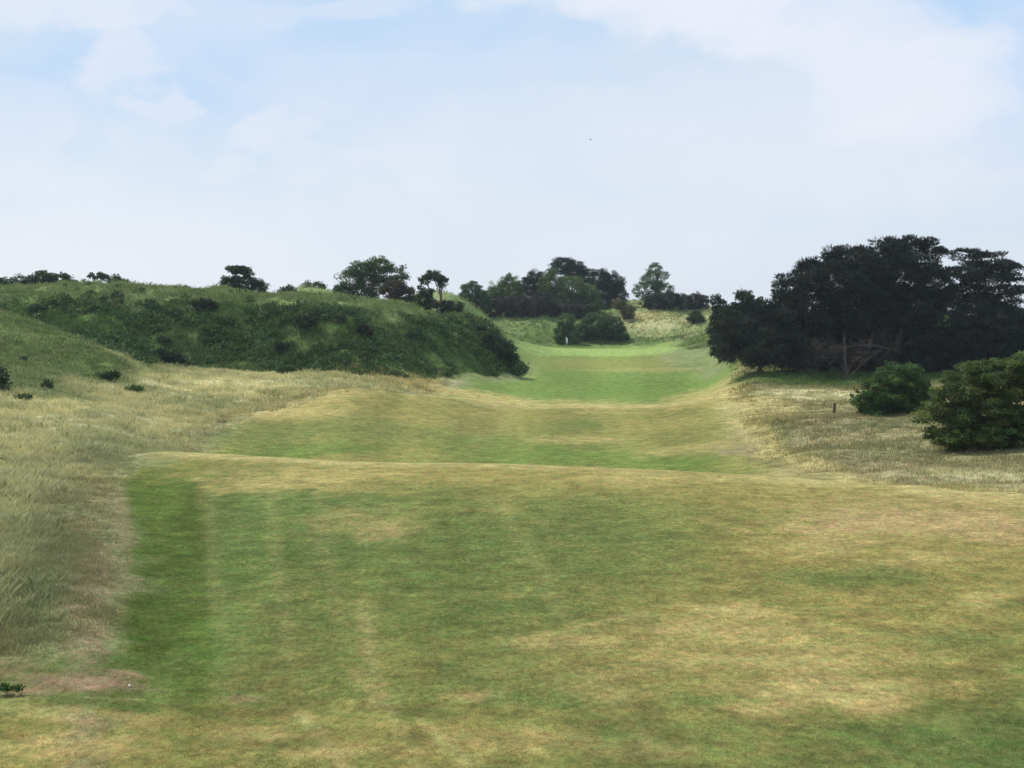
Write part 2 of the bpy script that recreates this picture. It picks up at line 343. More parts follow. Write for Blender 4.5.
def mk_ground():
    m, nt, N, L = mat_new('turf')
    out = N.new('ShaderNodeOutputMaterial'); b = N.new('ShaderNodeBsdfPrincipled')
    b.inputs['Roughness'].default_value = .92; b.inputs['Specular IOR Level'].default_value = .04
    at = N.new('ShaderNodeAttribute'); at.attribute_name = 'Col'
    tc = N.new('ShaderNodeTexCoord')
    def noise(s, det=4, rough=.6, sc=(1, 1, 1)):
        mp = N.new('ShaderNodeMapping'); mp.inputs['Scale'].default_value = sc
        L.new(tc.outputs['Object'], mp.inputs['Vector'])
        n = N.new('ShaderNodeTexNoise'); n.inputs['Scale'].default_value = s; n.inputs['Detail'].default_value = det; n.inputs['Roughness'].default_value = rough
        L.new(mp.outputs[0], n.inputs['Vector']); return n
    def ramp(n, a, b_, lo, hi):
        r = N.new('ShaderNodeMapRange'); r.inputs[1].default_value = a; r.inputs[2].default_value = b_; r.inputs[3].default_value = lo; r.inputs[4].default_value = hi
        L.new(n.outputs[0], r.inputs[0]); return r
    n1 = noise(1.3, 6, .65); n2 = noise(7, 5, .7, (1, .7, 1)); n3 = noise(38, 4, .75)
    r1 = ramp(n1, .3, .7, .68, 1.32); r2 = ramp(n2, .3, .7, .62, 1.38); r3 = ramp(n3, .3, .7, .6, 1.4)
    m1 = N.new('ShaderNodeMath'); m1.operation = 'MULTIPLY'; L.new(r1.outputs[0], m1.inputs[0]); L.new(r2.outputs[0], m1.inputs[1])
    m2 = N.new('ShaderNodeMath'); m2.operation = 'MULTIPLY'; L.new(m1.outputs[0], m2.inputs[0]); L.new(r3.outputs[0], m2.inputs[1])
    vm = N.new('ShaderNodeVectorMath'); vm.operation = 'SCALE'; L.new(at.outputs['Color'], vm.inputs[0]); L.new(m2.outputs[0], vm.inputs['Scale'])
    # hue drift between straw and green blades
    n4 = noise(3.1, 6, .7, (1, .8, 1)); r4 = ramp(n4, .35, .65, 0, 1)
    mx = N.new('ShaderNodeMix'); mx.data_type = 'RGBA'
    L.new(r4.outputs[0], mx.inputs[0]); mx.inputs[6].default_value = (.82, 1.02, .82, 1); mx.inputs[7].default_value = (1.22, 1.05, .98, 1)
    vm2 = N.new('ShaderNodeVectorMath'); vm2.operation = 'MULTIPLY'; L.new(vm.outputs[0], vm2.inputs[0]); L.new(mx.outputs[2], vm2.inputs[1])
    L.new(vm2.outputs[0], b.inputs['Base Color'])
    bp = N.new('ShaderNodeBump'); bp.inputs['Strength'].default_value = .8; bp.inputs['Distance'].default_value = .05
    ad = N.new('ShaderNodeMath'); L.new(n3.outputs[0], ad.inputs[0]); L.new(n2.outputs[0], ad.inputs[1])
    L.new(ad.outputs[0], bp.inputs['Height']); L.new(bp.outputs[0], b.inputs['Normal'])
    L.new(b.outputs[0], out.inputs[0]); return m

def mk_leaf(name, trans=.3, rough=.65, spec=.1):
    m, nt, N, L = mat_new(name)
    out = N.new('ShaderNodeOutputMaterial'); b = N.new('ShaderNodeBsdfPrincipled')
    b.inputs['Roughness'].default_value = rough; b.inputs['Specular IOR Level'].default_value = spec
    at = N.new('ShaderNodeAttribute'); at.attribute_name = 'Col'
    L.new(at.outputs['Color'], b.inputs['Base Color'])
    t = N.new('ShaderNodeBsdfTranslucent')
    h = N.new('ShaderNodeVectorMath'); h.operation = 'MULTIPLY'; L.new(at.outputs['Color'], h.inputs[0]); h.inputs[1].default_value = (1.1, 1.18, .75)
    L.new(h.outputs[0], t.inputs['Color'])
    mx = N.new('ShaderNodeMixShader'); mx.inputs[0].default_value = trans
    L.new(b.outputs[0], mx.inputs[1]); L.new(t.outputs[0], mx.inputs[2]); L.new(mx.outputs[0], out.inputs[0])
    return m

def mk_plain(name, c1, c2, scale=12, rough=.85, stretch=(1, 1, .2)):
    m, nt, N, L = mat_new(name)
    out = N.new('ShaderNodeOutputMaterial'); b = N.new('ShaderNodeBsdfPrincipled'); b.inputs['Roughness'].default_value = rough
    tc = N.new('ShaderNodeTexCoord'); mp = N.new('ShaderNodeMapping'); mp.inputs['Scale'].default_value = stretch
    n = N.new('ShaderNodeTexNoise'); n.inputs['Scale'].default_value = scale; n.inputs['Detail'].default_value = 6
    L.new(tc.outputs['Object'], mp.inputs[0]); L.new(mp.outputs[0], n.inputs['Vector'])
    mx = N.new('ShaderNodeMix'); mx.data_type = 'RGBA'; mx.inputs[6].default_value = (*c1, 1); mx.inputs[7].default_value = (*c2, 1)
    L.new(n.outputs[0], mx.inputs[0]); L.new(mx.outputs[2], b.inputs['Base Color'])
    bp = N.new('ShaderNodeBump'); bp.inputs['Strength'].default_value = .4; bp.inputs['Distance'].default_value = .02; L.new(n.outputs[0], bp.inputs['Height']); L.new(bp.outputs[0], b.inputs['Normal'])
    L.new(b.outputs[0], out.inputs[0]); return m

M_GROUND = mk_ground()
M_LEAF = mk_leaf('broad_leaf', .3)
M_NEEDLE = mk_leaf('pine_needle', .08, .65, .15)
M_BLADE = mk_leaf('grass_blade', .35, .7, .15)
M_BARK = mk_plain('bark', (.10, .075, .055), (.22, .17, .13), 14)
M_PINEBARK = mk_plain('pine_bark', (.055, .042, .036), (.13, .10, .082), 10)
M_WOOD = mk_plain('weathered_post', (.055, .04, .022), (.12, .085, .045), 20)
M_WHITE = mk_plain('white_plastic', (.78, .78, .76), (.84, .84, .82), 30, .35, (1, 1, 1))
M_BIRD = mk_plain('dark_feather', (.05, .05, .055), (.10, .10, .11), 30, .7, (1, 1, 1))

# ------------------------------------------------------------------ ground sheet
def build_ground():
    ys = [-70.0]
    while ys[-1] < 850:
        y = ys[-1]
        if y < 8: st = 1.0
        elif y < 300: st = max(.09, .0055 * y)
        else: st = .03 * y
        ys.append(y + st)
    ys = np.array(ys)
    s = np.concatenate([-np.geomspace(1.7, .52, 24)[:-1], np.linspace(-.52, .52, 440), np.geomspace(.52, 1.7, 24)[1:]])
    YY, SS = np.meshgrid(ys, s, indexing='ij')
    XX = SS * (np.maximum(YY, 0) + 46 * (1 - sstep(0, 48, YY)) + 1.0)
    Z = height(XX, YY)
    n, mcol = YY.shape
    V = np.stack([XX, YY, Z], -1).reshape(-1, 3)
    idx = np.arange(n * mcol).reshape(n, mcol)
    Fc = np.stack([idx[:-1, :-1], idx[:-1, 1:], idx[1:, 1:], idx[1:, :-1]], -1).reshape(-1, 4)
    col = ground_color(XX, YY, base_height(XX, YY))
    me = mesh_np('ground', V, Fc, col, M_GROUND, True)
    o = link('ground', me); o['kind'] = 'structure'
    print('ground verts', len(V))
build_ground()

# ------------------------------------------------------------------ grass
def blades(X, Y, hgt, wid, nb, spread, lean, colf, tipmix=.35, tipcol=(.64, .58, .40), zoff=-.02):
    """tufts of nb bent blades each; returns verts, tris, colours"""
    n = len(X)
    Z = height(X, Y) + zoff
    base = colf(X, Y)
    Xb = np.repeat(X, nb) + rng.normal(0, 1, n * nb) * np.repeat(spread, nb)
    Yb = np.repeat(Y, nb) + rng.normal(0, 1, n * nb) * np.repeat(spread, nb)
    Zb = np.repeat(Z, nb)
    h = np.repeat(hgt, nb) * rng.uniform(.55, 1.15, n * nb)
    w = np.repeat(wid, nb) * rng.uniform(.6, 1.3, n * nb)
    a = rng.uniform(0, 2 * np.pi, n * nb)
    la = rng.uniform(0, 2 * np.pi, n * nb); ll = np.minimum(np.abs(rng.normal(0, lean, n * nb)), 1.0) * h
    dx = np.cos(la) * ll + .06 * h; dy = np.sin(la) * ll - .05 * h
    wx = np.cos(a) * w / 2; wy = np.sin(a) * w / 2
    V = np.zeros((n * nb, 4, 3))
    V[:, 0] = np.stack([Xb - wx, Yb - wy, Zb], -1); V[:, 1] = np.stack([Xb + wx, Yb + wy, Zb], -1)
    V[:, 2] = np.stack([Xb + wx * .7 + dx * .55, Yb + wy * .7 + dy * .55, Zb + h * .7], -1)
    V[:, 3] = np.stack([Xb - wx * .4 + dx, Yb - wy * .4 + dy, Zb + h], -1)
    cb = np.repeat(base, nb, 0) * rng.uniform(.7, 1.35, (n * nb, 1))
    tm = np.clip(rng.normal(tipmix, .2, (n * nb, 1)), 0, .9)
    ct = cb * (1 - tm) + np.array(tipcol) * tm
    Cc = np.stack([cb * .85, cb * .85, cb * .5 + ct * .5, ct], 1)
    Fc = np.arange(n * nb * 4).reshape(-1, 4)
    return V.reshape(-1, 3), Fc, Cc.reshape(-1, 3)

def scatter(n, px0, px1, y0, y1):
    """even on the ground inside a wedge of the land"""
    a0 = (px0 - 512) / F; a1 = (px1 - 512) / F
    Y = np.sqrt(rng.uniform(y0 * y0, y1 * y1, n)); X = rng.uniform(a0, a1, n) * Y
    return X, Y

def join(parts):
    V = []; Fc = []; Cc = []; o = 0
    for v, f, c in parts:
        V.append(v); Fc.append(f + o); Cc.append(c); o += len(v)
    return np.concatenate(V), np.concatenate(Fc), np.concatenate(Cc)

def grass_zone(name, zones, kind='stuff'):
    parts = []
    for z in zones:
        X, Y = scatter(z['n'], *z['box'])
        sd = FAIR_SD(X, Y); m = sd < rng.normal(.1, .5, len(X)) * (.5 + .01 * Y)
        if 'keep' in z: m &= z['keep'](X, Y)
        cl = fbm(X / z.get('clump', 1.2), Y / z.get('clump', 1.2), 3, z.get('seed', 5))
        m &= rng.uniform(0, 1, len(X)) < sstep(z.get('c0', .25), z.get('c1', .55), cl) + z.get('floor', .25)
        X = X[m]; Y = Y[m]; cl = cl[m]; sd = sd[m]
        dsp = z.get('tipcol'); h = z['h'] * (.4 + 1.2 * cl ** 1.5) * rng.uniform(.6, 1.3, len(X)) * (.35 + .65 * sstep(0, 2.2, -sd)); w = z['w'] * (.8 + .002 * Y)
        w = np.maximum(w, Y / F * .45)
        parts.append(blades(X, Y, h, w, z['nb'], np.full(len(X), z.get('spread', .06)), z.get('lean', .35), lambda x, y: ground_color(x, y) * np.array(z.get('tint', (1, 1, 1))), z.get('tip', .35), z.get('tipcol', (.64, .58, .40))))
    V, Fc, Cc = join(parts)
    o = link(name, mesh_np(name, V, Fc, np.clip(Cc, .01, .8), M_BLADE)); o['kind'] = kind
    print(name, len(Fc))
    return o

low = lambda X, Y: on_dune(X, Y) < .5
o = grass_zone('rough_grass', [
  dict(n=2600, box=(-160, 122, 23, 60), h=.36, w=.009, nb=34, spread=.12, tip=.45, clump=3, floor=.3, tint=(.8, .85, .8), lean=.6),
  dict(n=1500, box=(-100, 440, 60, 135), h=.5, w=.03, nb=22, spread=.25, tip=.35, clump=6, keep=low, floor=.1, tint=(.75, .8, .7), lean=.6),
  dict(n=1300, box=(740, 1200, 54, 118), h=.26, w=.02, nb=22, spread=.22, tip=.25, clump=6, floor=.1, tint=(.75, .78, .7), lean=.6),
  dict(n=30000, box=(-160, 112, 22, 36), h=.26, w=.012, nb=7, spread=.07, tip=.35, clump=.8, floor=.5, tipcol=(.42, .42, .27)),
  dict(n=36000, tint=(1.1, 1.08, 1.02), box=(-160, 135, 34, 60), h=.28, w=.014, nb=6, spread=.09, tip=.45, clump=1.0, floor=.4),
  dict(n=34000, tint=(1.18, 1.14, 1.1), box=(-120, 250, 60, 100), h=.28, w=.02, nb=5, spread=.12, tip=.5, clump=2.0, keep=low, floor=.35),
  dict(n=32000, tint=(1.2, 1.15, 1.1), box=(-60, 450, 95, 138), h=.30, w=.03, nb=5, spread=.16, tip=.5, clump=2.5, keep=low, floor=.35),
  dict(tipcol=(.42, .36, .22), n=26000, box=(745, 1250, 46, 90), h=.2, w=.018, nb=5, spread=.12, tip=.35, clump=1.4, seed=9, floor=.3),
  dict(n=18000, box=(700, 1200, 85, 122), tipcol=(.48, .42, .26), h=.2, w=.026, nb=5, spread=.14, tip=.4, clump=2.0, seed=9, floor=.3)])
tag(o, 'tall straw coloured rough grass with seed heads beside the fairway', 'grass')
def turf():
    X, Y = scatter(190000, -60, 1120, 14.5, 52)
    m = (FAIR(X, Y) > rng.uniform(.2, .8, len(X))) & (rng.uniform(0, 1, len(X)) < 1 - sstep(26, 50, Y))
    X, Y = X[m], Y[m]
    hh = .018 + .03 * fbm(X / .5, Y / .5, 3, 44) ** 2
    V, Fc, Cc = blades(X, Y, hh, np.maximum(.009, Y / F * .5), 3, np.full(len(X), .03), .9, lambda x, y: ground_color(x, y) * 1.22, .14, (.5, .42, .2), -.004)
    o = link('turf_blades', mesh_np('turf_blades', V, Fc, np.clip(Cc, .01, .8), M_BLADE)); o['kind'] = 'stuff'
    tag(o, 'short mown fairway grass, green and straw mixed', 'grass')
turf()
high = lambda X, Y: on_dune(X, Y) > .5
o = grass_zone('dune_grass', [
  dict(n=14000, box=(-60, 200, 92, 126), h=.3, w=.03, nb=5, spread=.16, tip=.18, clump=2.0, keep=lambda X, Y: (base_height(X, Y) > 1.8) & (on_dune(X, Y) < .5), floor=.4, tipcol=(.24, .26, .12)),
  dict(n=46000, box=(-40, 540, 126, 170), h=.55, w=.05, nb=5, spread=.22, tip=.10, clump=1.5, keep=high, floor=.3, tipcol=(.16, .2, .08), lean=.5),
  dict(n=12000, box=(-40, 480, 150, 235), h=.6, w=.05, nb=5, spread=.25, tip=.45, clump=2.5, keep=high, floor=.4, tipcol=(.34, .36, .18)),
  dict(n=16000, box=(480, 760, 175, 290), h=.55, w=.06, nb=5, spread=.25, tip=.3, clump=2.5, keep=lambda X, Y: base_height(X, Y) > 2.9, floor=.4, tipcol=(.34, .33, .16)),
  dict(n=9000, box=(730, 1100, 116, 150), h=.4, w=.035, nb=5, spread=.2, tip=.1, clump=2.5, floor=.4, tipcol=(.2, .25, .1))])
tag(o, 'green marram and coarse grass covering the dunes and banks', 'grass')

# ------------------------------------------------------------------ trees and bushes
def tube(pts, rad, sides=6):
    pts = np.array(pts, float); n = len(pts)
    V = []; 
    for i in range(n):
        t = pts[min(i + 1, n - 1)] - pts[max(i - 1, 0)]; t /= (np.linalg.norm(t) + 1e-9)
        a = np.cross(t, [0.31, .92, .23]); a /= (np.linalg.norm(a) + 1e-9); b = np.cross(t, a)
        ang = np.arange(sides) * 2 * np.pi / sides
        V.append(pts[i] + rad[i] * (np.cos(ang)[:, None] * a + np.sin(ang)[:, None] * b))
    V = np.concatenate(V)
    Fc = []
    for i in range(n - 1):
        for k in range(sides):
            Fc.append((i * sides + k, i * sides + (k + 1) % sides, (i + 1) * sides + (k + 1) % sides, (i + 1) * sides + k))
    return V, np.array(Fc)

def bent(p, q, sag=.12, n=5):
    p = np.array(p, float); q = np.array(q, float); L = np.linalg.norm(q - p)
    off = rng.normal(0, 1, 3) * L * sag; t = np.linspace(0, 1, n)[:, None]
    up = np.array([0, 0, L * .12])
    return p + (q - p) * t + (off + up) * (4 * t * (1 - t)) * .5

KIND = {
 #         leaf length, width, clump size m, flat, leaves per clump, clumps per m2 of lobe outline, jitter
 'broad':  dict(ll=.26, lw=.17, cr=.70, flat=.65, npc=46, dens=1.5, mat='L'),
 'airy':   dict(ll=.24, lw=.15, cr=.55, flat=.6, npc=40, dens=1.5, mat='L'),
 'bush':   dict(ll=.24, lw=.16, cr=.50, flat=.65, npc=44, dens=2.6, mat='L'),
 'near':   dict(ll=.115, lw=.065, cr=.50, flat=.34, npc=200, dens=2.3, mat='L'),
 'nearup': dict(ll=.125, lw=.07, cr=.45, flat=.55, npc=170, dens=2.6, mat='L'),
 'pine':   dict(ll=.34, lw=.085, cr=.62, flat=.5, npc=62, dens=2.3, mat='N'),
 'pineair':dict(ll=.36, lw=.085, cr=.70, flat=.26, npc=52, dens=1.0, mat='N'),
 'small':  dict(ll=.16, lw=.10, cr=.28, flat=.7, npc=30, dens=7, mat='L'),
 'weed':   dict(ll=.06, lw=.03, cr=.10, flat=.5, npc=22, dens=60, mat='L'),
 'twig':   dict(ll=.42, lw=.03, cr=.8, flat=.8, npc=22, dens=1.0, mat='N'),
}

def leaves(centers, outward, k, color, jit=.25, hue=.08):
    n = len(centers); m = k['npc']
    N = n * m
    c = np.repeat(centers, m, 0); ow = np.repeat(outward, m, 0)
    cs = np.repeat(rng.uniform(.65, 1.35, n), m)[:, None]
    g = rng.normal(0, 1, (N, 3)); g /= np.linalg.norm(g, axis=1)[:, None] + 1e-9
    r = rng.uniform(0, 1, (N, 1)) ** .5
    off = g * r * k['cr'] * cs; off[:, 2] *= k['flat']
    p = c + off
    if k['mat'] == 'N':
        d = g * .8 + np.array([0, 0, .55]) + ow * .4
    else:
        d = g * .5 + ow * .3 + rng.normal(0, .7, (N, 3))
    d /= np.linalg.norm(d, axis=1)[:, None] + 1e-9
    nn = rng.normal(0, .42, (N, 3)) + np.array([0, 0, .5]) + ow * .25 + g * np.array([.9, .9, .8])
    s = np.cross(d, nn); s /= np.linalg.norm(s, axis=1)[:, None] + 1e-9
    u = rng.uniform(.6, 1.3, (N, 1)); ll = k['ll'] * u; lw = k['lw'] * u * rng.uniform(.7, 1.2, (N, 1))
    V = np.stack([p, p + d * ll * .5 + s * lw * .5, p + d * ll, p + d * ll * .5 - s * lw * .5], 1)
    cc = np.repeat(rng.normal(1, jit * .6, (n, 1)), m, 0) * rng.normal(1, jit * .5, (N, 1))
    hh = np.repeat(rng.normal(0, hue, (n, 1)), m, 0); cc = cc * np.repeat(rng.choice([.8, 1.0, 1.0, 1.35], (n, 1)), m, 0)
    col = np.array(color)[None, :] * np.clip(cc, .45, 1.8)
    col[:, 0:1] *= (1 + hh * 1.6); col[:, 2:3] *= (1 - hh)
    col = np.clip(col, .004, .6)
    return V.reshape(-1, 3), np.arange(N * 4).reshape(-1, 4), np.repeat(col, 4, 0)

def lobe_clumps(c, r, k, shell=.55):
    area = math.pi * ((r[0] * r[2]) + (r[0] * r[1]) + (r[1] * r[2])) / 3
    n = max(6, int(area * k['dens'] * 3.4))
    g = rng.normal(0, 1, (n, 3)); g /= np.linalg.norm(g, axis=1)[:, None]
    rr = (shell + (1 - shell) * rng.uniform(0, 1, (n, 1)) ** .6) * rng.uniform(.85, 1.1, (n, 1))
    return c + g * rr * np.array(r), g

def plant(name, label, cat, Y, lobes, kind, color, base_px=None, group=None, trunk=None, bark=None, depth=.85, twigs=.25, onface=False):
    """lobes: (px, py, half width px, half height px[, depth offset m][, colour])
    surveyed against the ground at distance Y, then built at real size with real depth"""
    K = dict(KIND[kind])
    if base_px is None: base_px = sum(l[0] * l[2] for l in lobes) / sum(l[2] for l in lobes)
    bx = (base_px - 512) / F * Y; by = Y; bz = hz(bx, by) - .05
    root = bpy.data.objects.new(name, None); COL.objects.link(root); root.location = (bx, by, bz)
    root.empty_display_size = .5
    tag(root, label, cat, group)
    loc = np.array([bx, by, bz])
    cl_all = []; wood = []; crown = []
    scale_h = 0
    for l in lobes:
        dy = l[4] if len(l) > 4 and l[4] is not None else 0
        colr = l[5] if len(l) > 5 else color
        y = Y + dy
        c = np.array([(l[0] - 512) / F * y, y, CZ + (330 - l[1]) / F * y])
        if kind in ('bush', 'small', 'near', 'nearup') and ('bush' in name or 'shrub' in name or 'weed' in name):
            gz = hz(c[0], y); topz = c[2] + l[3] / F * y; bot = c[2] - l[3] / F * y
            if kind in ('bush', 'small') and bot > gz - .1 and l[1] + l[3] > max(q[1] + q[3] for q in lobes) - .6 * l[3]:
                l = list(l); nb = max(gz - .1, topz - 9 * l[3] / F * y); c[2] = (topz + nb) / 2; l[3] = (topz - nb) / 2 / y * F
        rx = l[2] / F * y; rz = l[3] / F * y; ry = rx * depth
        kk = dict(K)
        s = min(1.0, max(.35, rz / (1.6 * K['cr']))); kk['cr'] = K['cr'] * s; kk['dens'] = K['dens'] / (s ** 1.3)
        kk['npc'] = max(14, int(K['npc'] * 1.35 * s ** .7))
        rr = np.maximum(np.array([rx, ry, rz]) - kk['cr'] * np.array([.45, .45, .45 * kk['flat']]), np.array([rx, ry, rz]) * .45)
        cc, g = lobe_clumps(c, rr, kk)
        zg = height(cc[:, 0], cc[:, 1]) + .12
        cc[:, 2] = np.maximum(cc[:, 2], zg)
        crown.append(leaves(cc, g, kk, colr))
        if kind in ('near', 'nearup'):                       # shoots that stick out of the outline
            sel = rng.choice(len(cc), len(cc) // 2, replace=False); k2 = dict(kk); k2['cr'] = kk['cr'] * .4; k2['npc'] = kk['npc'] // 4
            crown.append(leaves(cc[sel] + g[sel] * .32 + np.array([0, 0, .05]), g[sel], k2, np.array(colr) * 1.15))
        cl_all.append((c, cc))
        scale_h = max(scale_h, c[2] + rz - bz)
    tr = trunk or max(.04, .022 * scale_h)
    mid = np.mean([c for c, _ in cl_all], 0)
    if kind in ('pine', 'pineair', 'broad', 'airy'):
        top = np.array([bx * .5 + mid[0] * .5, by, bz + (mid[2] - bz) * 1.05])
        stems = [bent((bx, by, bz - .2), top, .05, 7)]
        wood.append(tube(stems[0], np.linspace(tr, tr * .45, 7), 8))
    else:
        stems = []
        for i in range(4):
            q = cl_all[i % len(cl_all)][0] + rng.normal(0, .2, 3)
            st = bent((bx + rng.normal(0, .08), by + rng.normal(0, .08), bz - .1), q, .08, 6); stems.append(st)
            wood.append(tube(st, np.linspace(tr * .7, tr * .25, 6), 6))
    branch = []
    for (c, cc) in cl_all:
        st = stems[rng.integers(len(stems))]; a = st[int(len(st) * .5)]
        lim = bent(a, c, .1, 5); branch.append(tube(lim, np.linspace(tr * .45, tr * .2, 5), 6))
        nsel = int(max(4, len(cc) * twigs))
        for j in rng.choice(len(cc), min(nsel, 160, len(cc)), replace=False):
            b0 = lim[rng.integers(1, 5)]
            branch.append(tube(bent(b0, cc[j], .06, 4), np.linspace(tr * .16, tr * .05, 4), 4))
    def jn(parts):
        V = []; Fc = []; o = 0
        for v, f in parts: V.append(v); Fc.append(f + o); o += len(v)
        return np.concatenate(V) - loc, np.concatenate(Fc)
    if kind not in ('pine', 'pineair', 'broad', 'airy'): wood += branch; branch = []
    bm = bark or (M_PINEBARK if K['mat'] == 'N' else M_BARK)
    v, f = jn(wood); link('trunk' if kind in ('pine', 'pineair', 'broad', 'airy') else 'stems', mesh_np(name + '_wood', v, f, None, bm, True), root)
    if branch: v, f = jn(branch); link('branches', mesh_np(name + '_branches', v, f, None, bm, True), root)
    v, f, c = join(crown); link('crown' if 'bush' not in name and 'shrub' not in name else 'foliage', mesh_np(name + '_crown', v - loc, f, c, M_NEEDLE if K['mat'] == 'N' else M_LEAF), root)
    return root

DK = (.050, .076, .036); MID = (.045, .075, .026); LT = (.085, .125, .04); RED = (.075, .062, .042); PINE = (.031, .040, .031); FARP = (.036, .054, .036)
G1 = 'bushes and trees along the crest of the left dune'
T = [
 ('bush', 'low dark bush cut by the left picture edge on the dune crest', 'bush', 163, [(-6,284,12,8),(8,284,10,7),(18,281,6,8)], 'bush', DK, G1),
 ('bush', 'wide domed dark bush on the left end of the dune crest', 'bush', 164, [(30,284,12,8),(45,280,15,9),(60,281,14,8),(74,286,10,6),(18,288,12,4)], 'bush', DK, G1),
 ('thorn_tree', 'thin see-through pale tree between two dark bushes on the dune crest', 'tree', 166, [(98,276,10,3),(106,278,6,3),(88,284,6,6)], 'airy', (.07,.085,.05), G1),
 ('bush', 'two-headed dark bush right of the thin pale tree on the crest', 'bush', 164, [(116,281,8,8),(128,284,6,6)], 'bush', DK, G1),
 ('bush', 'tiny lone sprig of bush on bare grassy crest left of the dark thorn tree', 'bush', 163, [(198,290,4,4)], 'small', DK, G1),
 ('bush', 'faint low scrub bush on grassy crest just past the two-headed bush', 'bush', 163, [(156,293,7,3)], 'small', MID, G1),
 ('thorn_tree', 'dark windswept thorn tree with sky gap under its flat top on the crest', 'tree', 168, [(238,270,12,4),(247,273,8,5),(230,283,10,8),(246,283,15,9),(260,287,9,8),(225,289,7,5)], 'bush', DK, G1),
 ('bush', 'rounded mid-sized bush right of the windswept thorn tree', 'bush', 170, [(288,292,10,7),(283,297,8,4)], 'bush', (.035,.055,.025), G1),
 ('bush', 'small flat dark bush on top of the pale grassy mound', 'bush', 205, [(309,285,7,4),(319,284,8,4)], 'bush', DK, G1),
 ('bush', 'small dark bush at the foot of the pale grassy mound', 'bush', 182, [(316,300,8,5)], 'bush', (.03,.035,.022), G1),
 ('broadleaf_tree', 'large broad green tree, tallest on the left dune crest', 'tree', 182, [(352,283,15,17),(362,272,15,13),(378,266,15,10),(388,275,14,12),(372,287,16,15),(396,284,14,11),(404,273,7,8),(344,292,11,13)], 'broad', (.068,.115,.042), G1),
 ('copper_bush', 'reddish brown bush leaning against the large broad green tree', 'bush', 176, [(392,290,14,11),(403,293,14,12),(408,303,10,8)], 'bush', RED, G1),
 ('umbrella_tree', 'small umbrella-shaped tree with bare stem and sky under its canopy', 'tree', 182, [(434,276,10,5),(425,280,6,4),(443,282,6,7),(439,279,6,4)], 'bush', DK, G1),
 ('bush', 'green bush under the small umbrella-shaped tree', 'bush', 180, [(424,294,12,9)], 'bush', (.035,.06,.026), G1),
 ('bush', 'low blackish bush at the right shoulder of the dune crest', 'bush', 170, [(440,307,9,10),(454,308,11,9)], 'bush', (.036,.042,.03), G1),
]
G2 = 'trees and bushes on the bank behind the putting green'
T += [
 ('bush', 'tall rounded green bush, leftmost of the thicket behind the green', 'bush', 252, [(472,292,14,13),(466,302,11,10),(482,300,12,10)], 'bush', (.06,.1,.045), G2),
 ('broadleaf_tree', 'open-crowned green tree rising between rounded bush and yellow-green bush', 'tree', 266, [(500,290,14,11),(510,282,10,8),(495,299,16,10),(520,290,10,10)], 'broad', (.08,.13,.05), G2),
 ('bush', 'yellow-green bush in the thicket behind the green', 'bush', 258, [(514,290,10,10),(519,298,9,7)], 'bush', (.095,.14,.05), G2),
 ('copper_bush', 'dark purplish low bushy thicket along the bank left of the flag', 'bush', 254, [(490,308,16,11),(515,306,17,12),(537,306,17,14),(553,312,12,9),(574,311,14,8)], 'bush', (.048,.048,.042), G2),
 ('pine_tree', 'small spiky dark pine left of the broad tree behind the green', 'pine', 262, [(536,278,9,8),(530,288,12,11),(543,290,12,12)], 'pine', FARP, G2),
 ('broadleaf_tree', 'wide mid-green tree in the middle of the clump behind the flag', 'tree', 260, [(552,288,16,17),(570,291,20,17),(588,298,16,14),(560,302,24,12),(585,305,22,9),(551,275,8,8)], 'broad', (.095,.14,.055), G2),
 ('pine_tree', 'tall dark pine topping the clump behind the flag', 'pine', 274, [(563,267,14,9),(574,272,12,12),(584,280,12,14)], 'pine', FARP, G2),
 ('pine_tree', 'dark round-topped pine right of the tallest pine behind the flag', 'pine', 268, [(599,281,12,12),(612,284,13,12),(618,294,10,12),(603,296,16,14)], 'pine', FARP, G2),
 ('bush', 'upright leafy bush directly behind the white flag', 'bush', 241, [(566,322,9,9),(561,334,9,12),(572,336,8,11)], 'bush', (.085,.135,.05), G2),
 ('bush', 'dark dome-shaped bush right of the flag at the foot of the bank', 'bush', 243, [(596,326,14,14),(612,328,14,13),(586,333,12,13),(622,335,8,9)], 'bush', (.065,.105,.042), G2),
 ('bush', 'pale pinkish scrub bush between dome-shaped bush and pointed tree', 'bush', 256, [(619,304,8,6),(628,309,8,5)], 'bush', (.13,.12,.07), G2),
 ('broadleaf_tree', 'pointed light-green tree standing alone on the right of the skyline', 'tree', 270, [(655,269,9,6),(649,278,11,8),(662,279,9,8),(645,291,15,10),(662,293,14,11)], 'airy', (.095,.15,.06), G2),
 ('bush', 'dark spreading bush at the foot of the pointed light-green tree', 'bush', 264, [(654,303,14,9),(670,301,14,10),(683,303,10,9)], 'bush', (.036,.052,.034), G2),
 ('copper_bush', 'brownish bush on the skyline right of the pointed tree', 'bush', 264, [(695,299,10,7),(703,301,7,6)], 'bush', (.045,.045,.034), G2),
 ('bush', 'small green bush low on the grassy bank right of the green', 'bush', 246, [(696,317,10,7)], 'bush', (.055,.08,.04), G2),
]
G3 = 'pines of the dark clump on the right'
BRN = (.075, .058, .048)
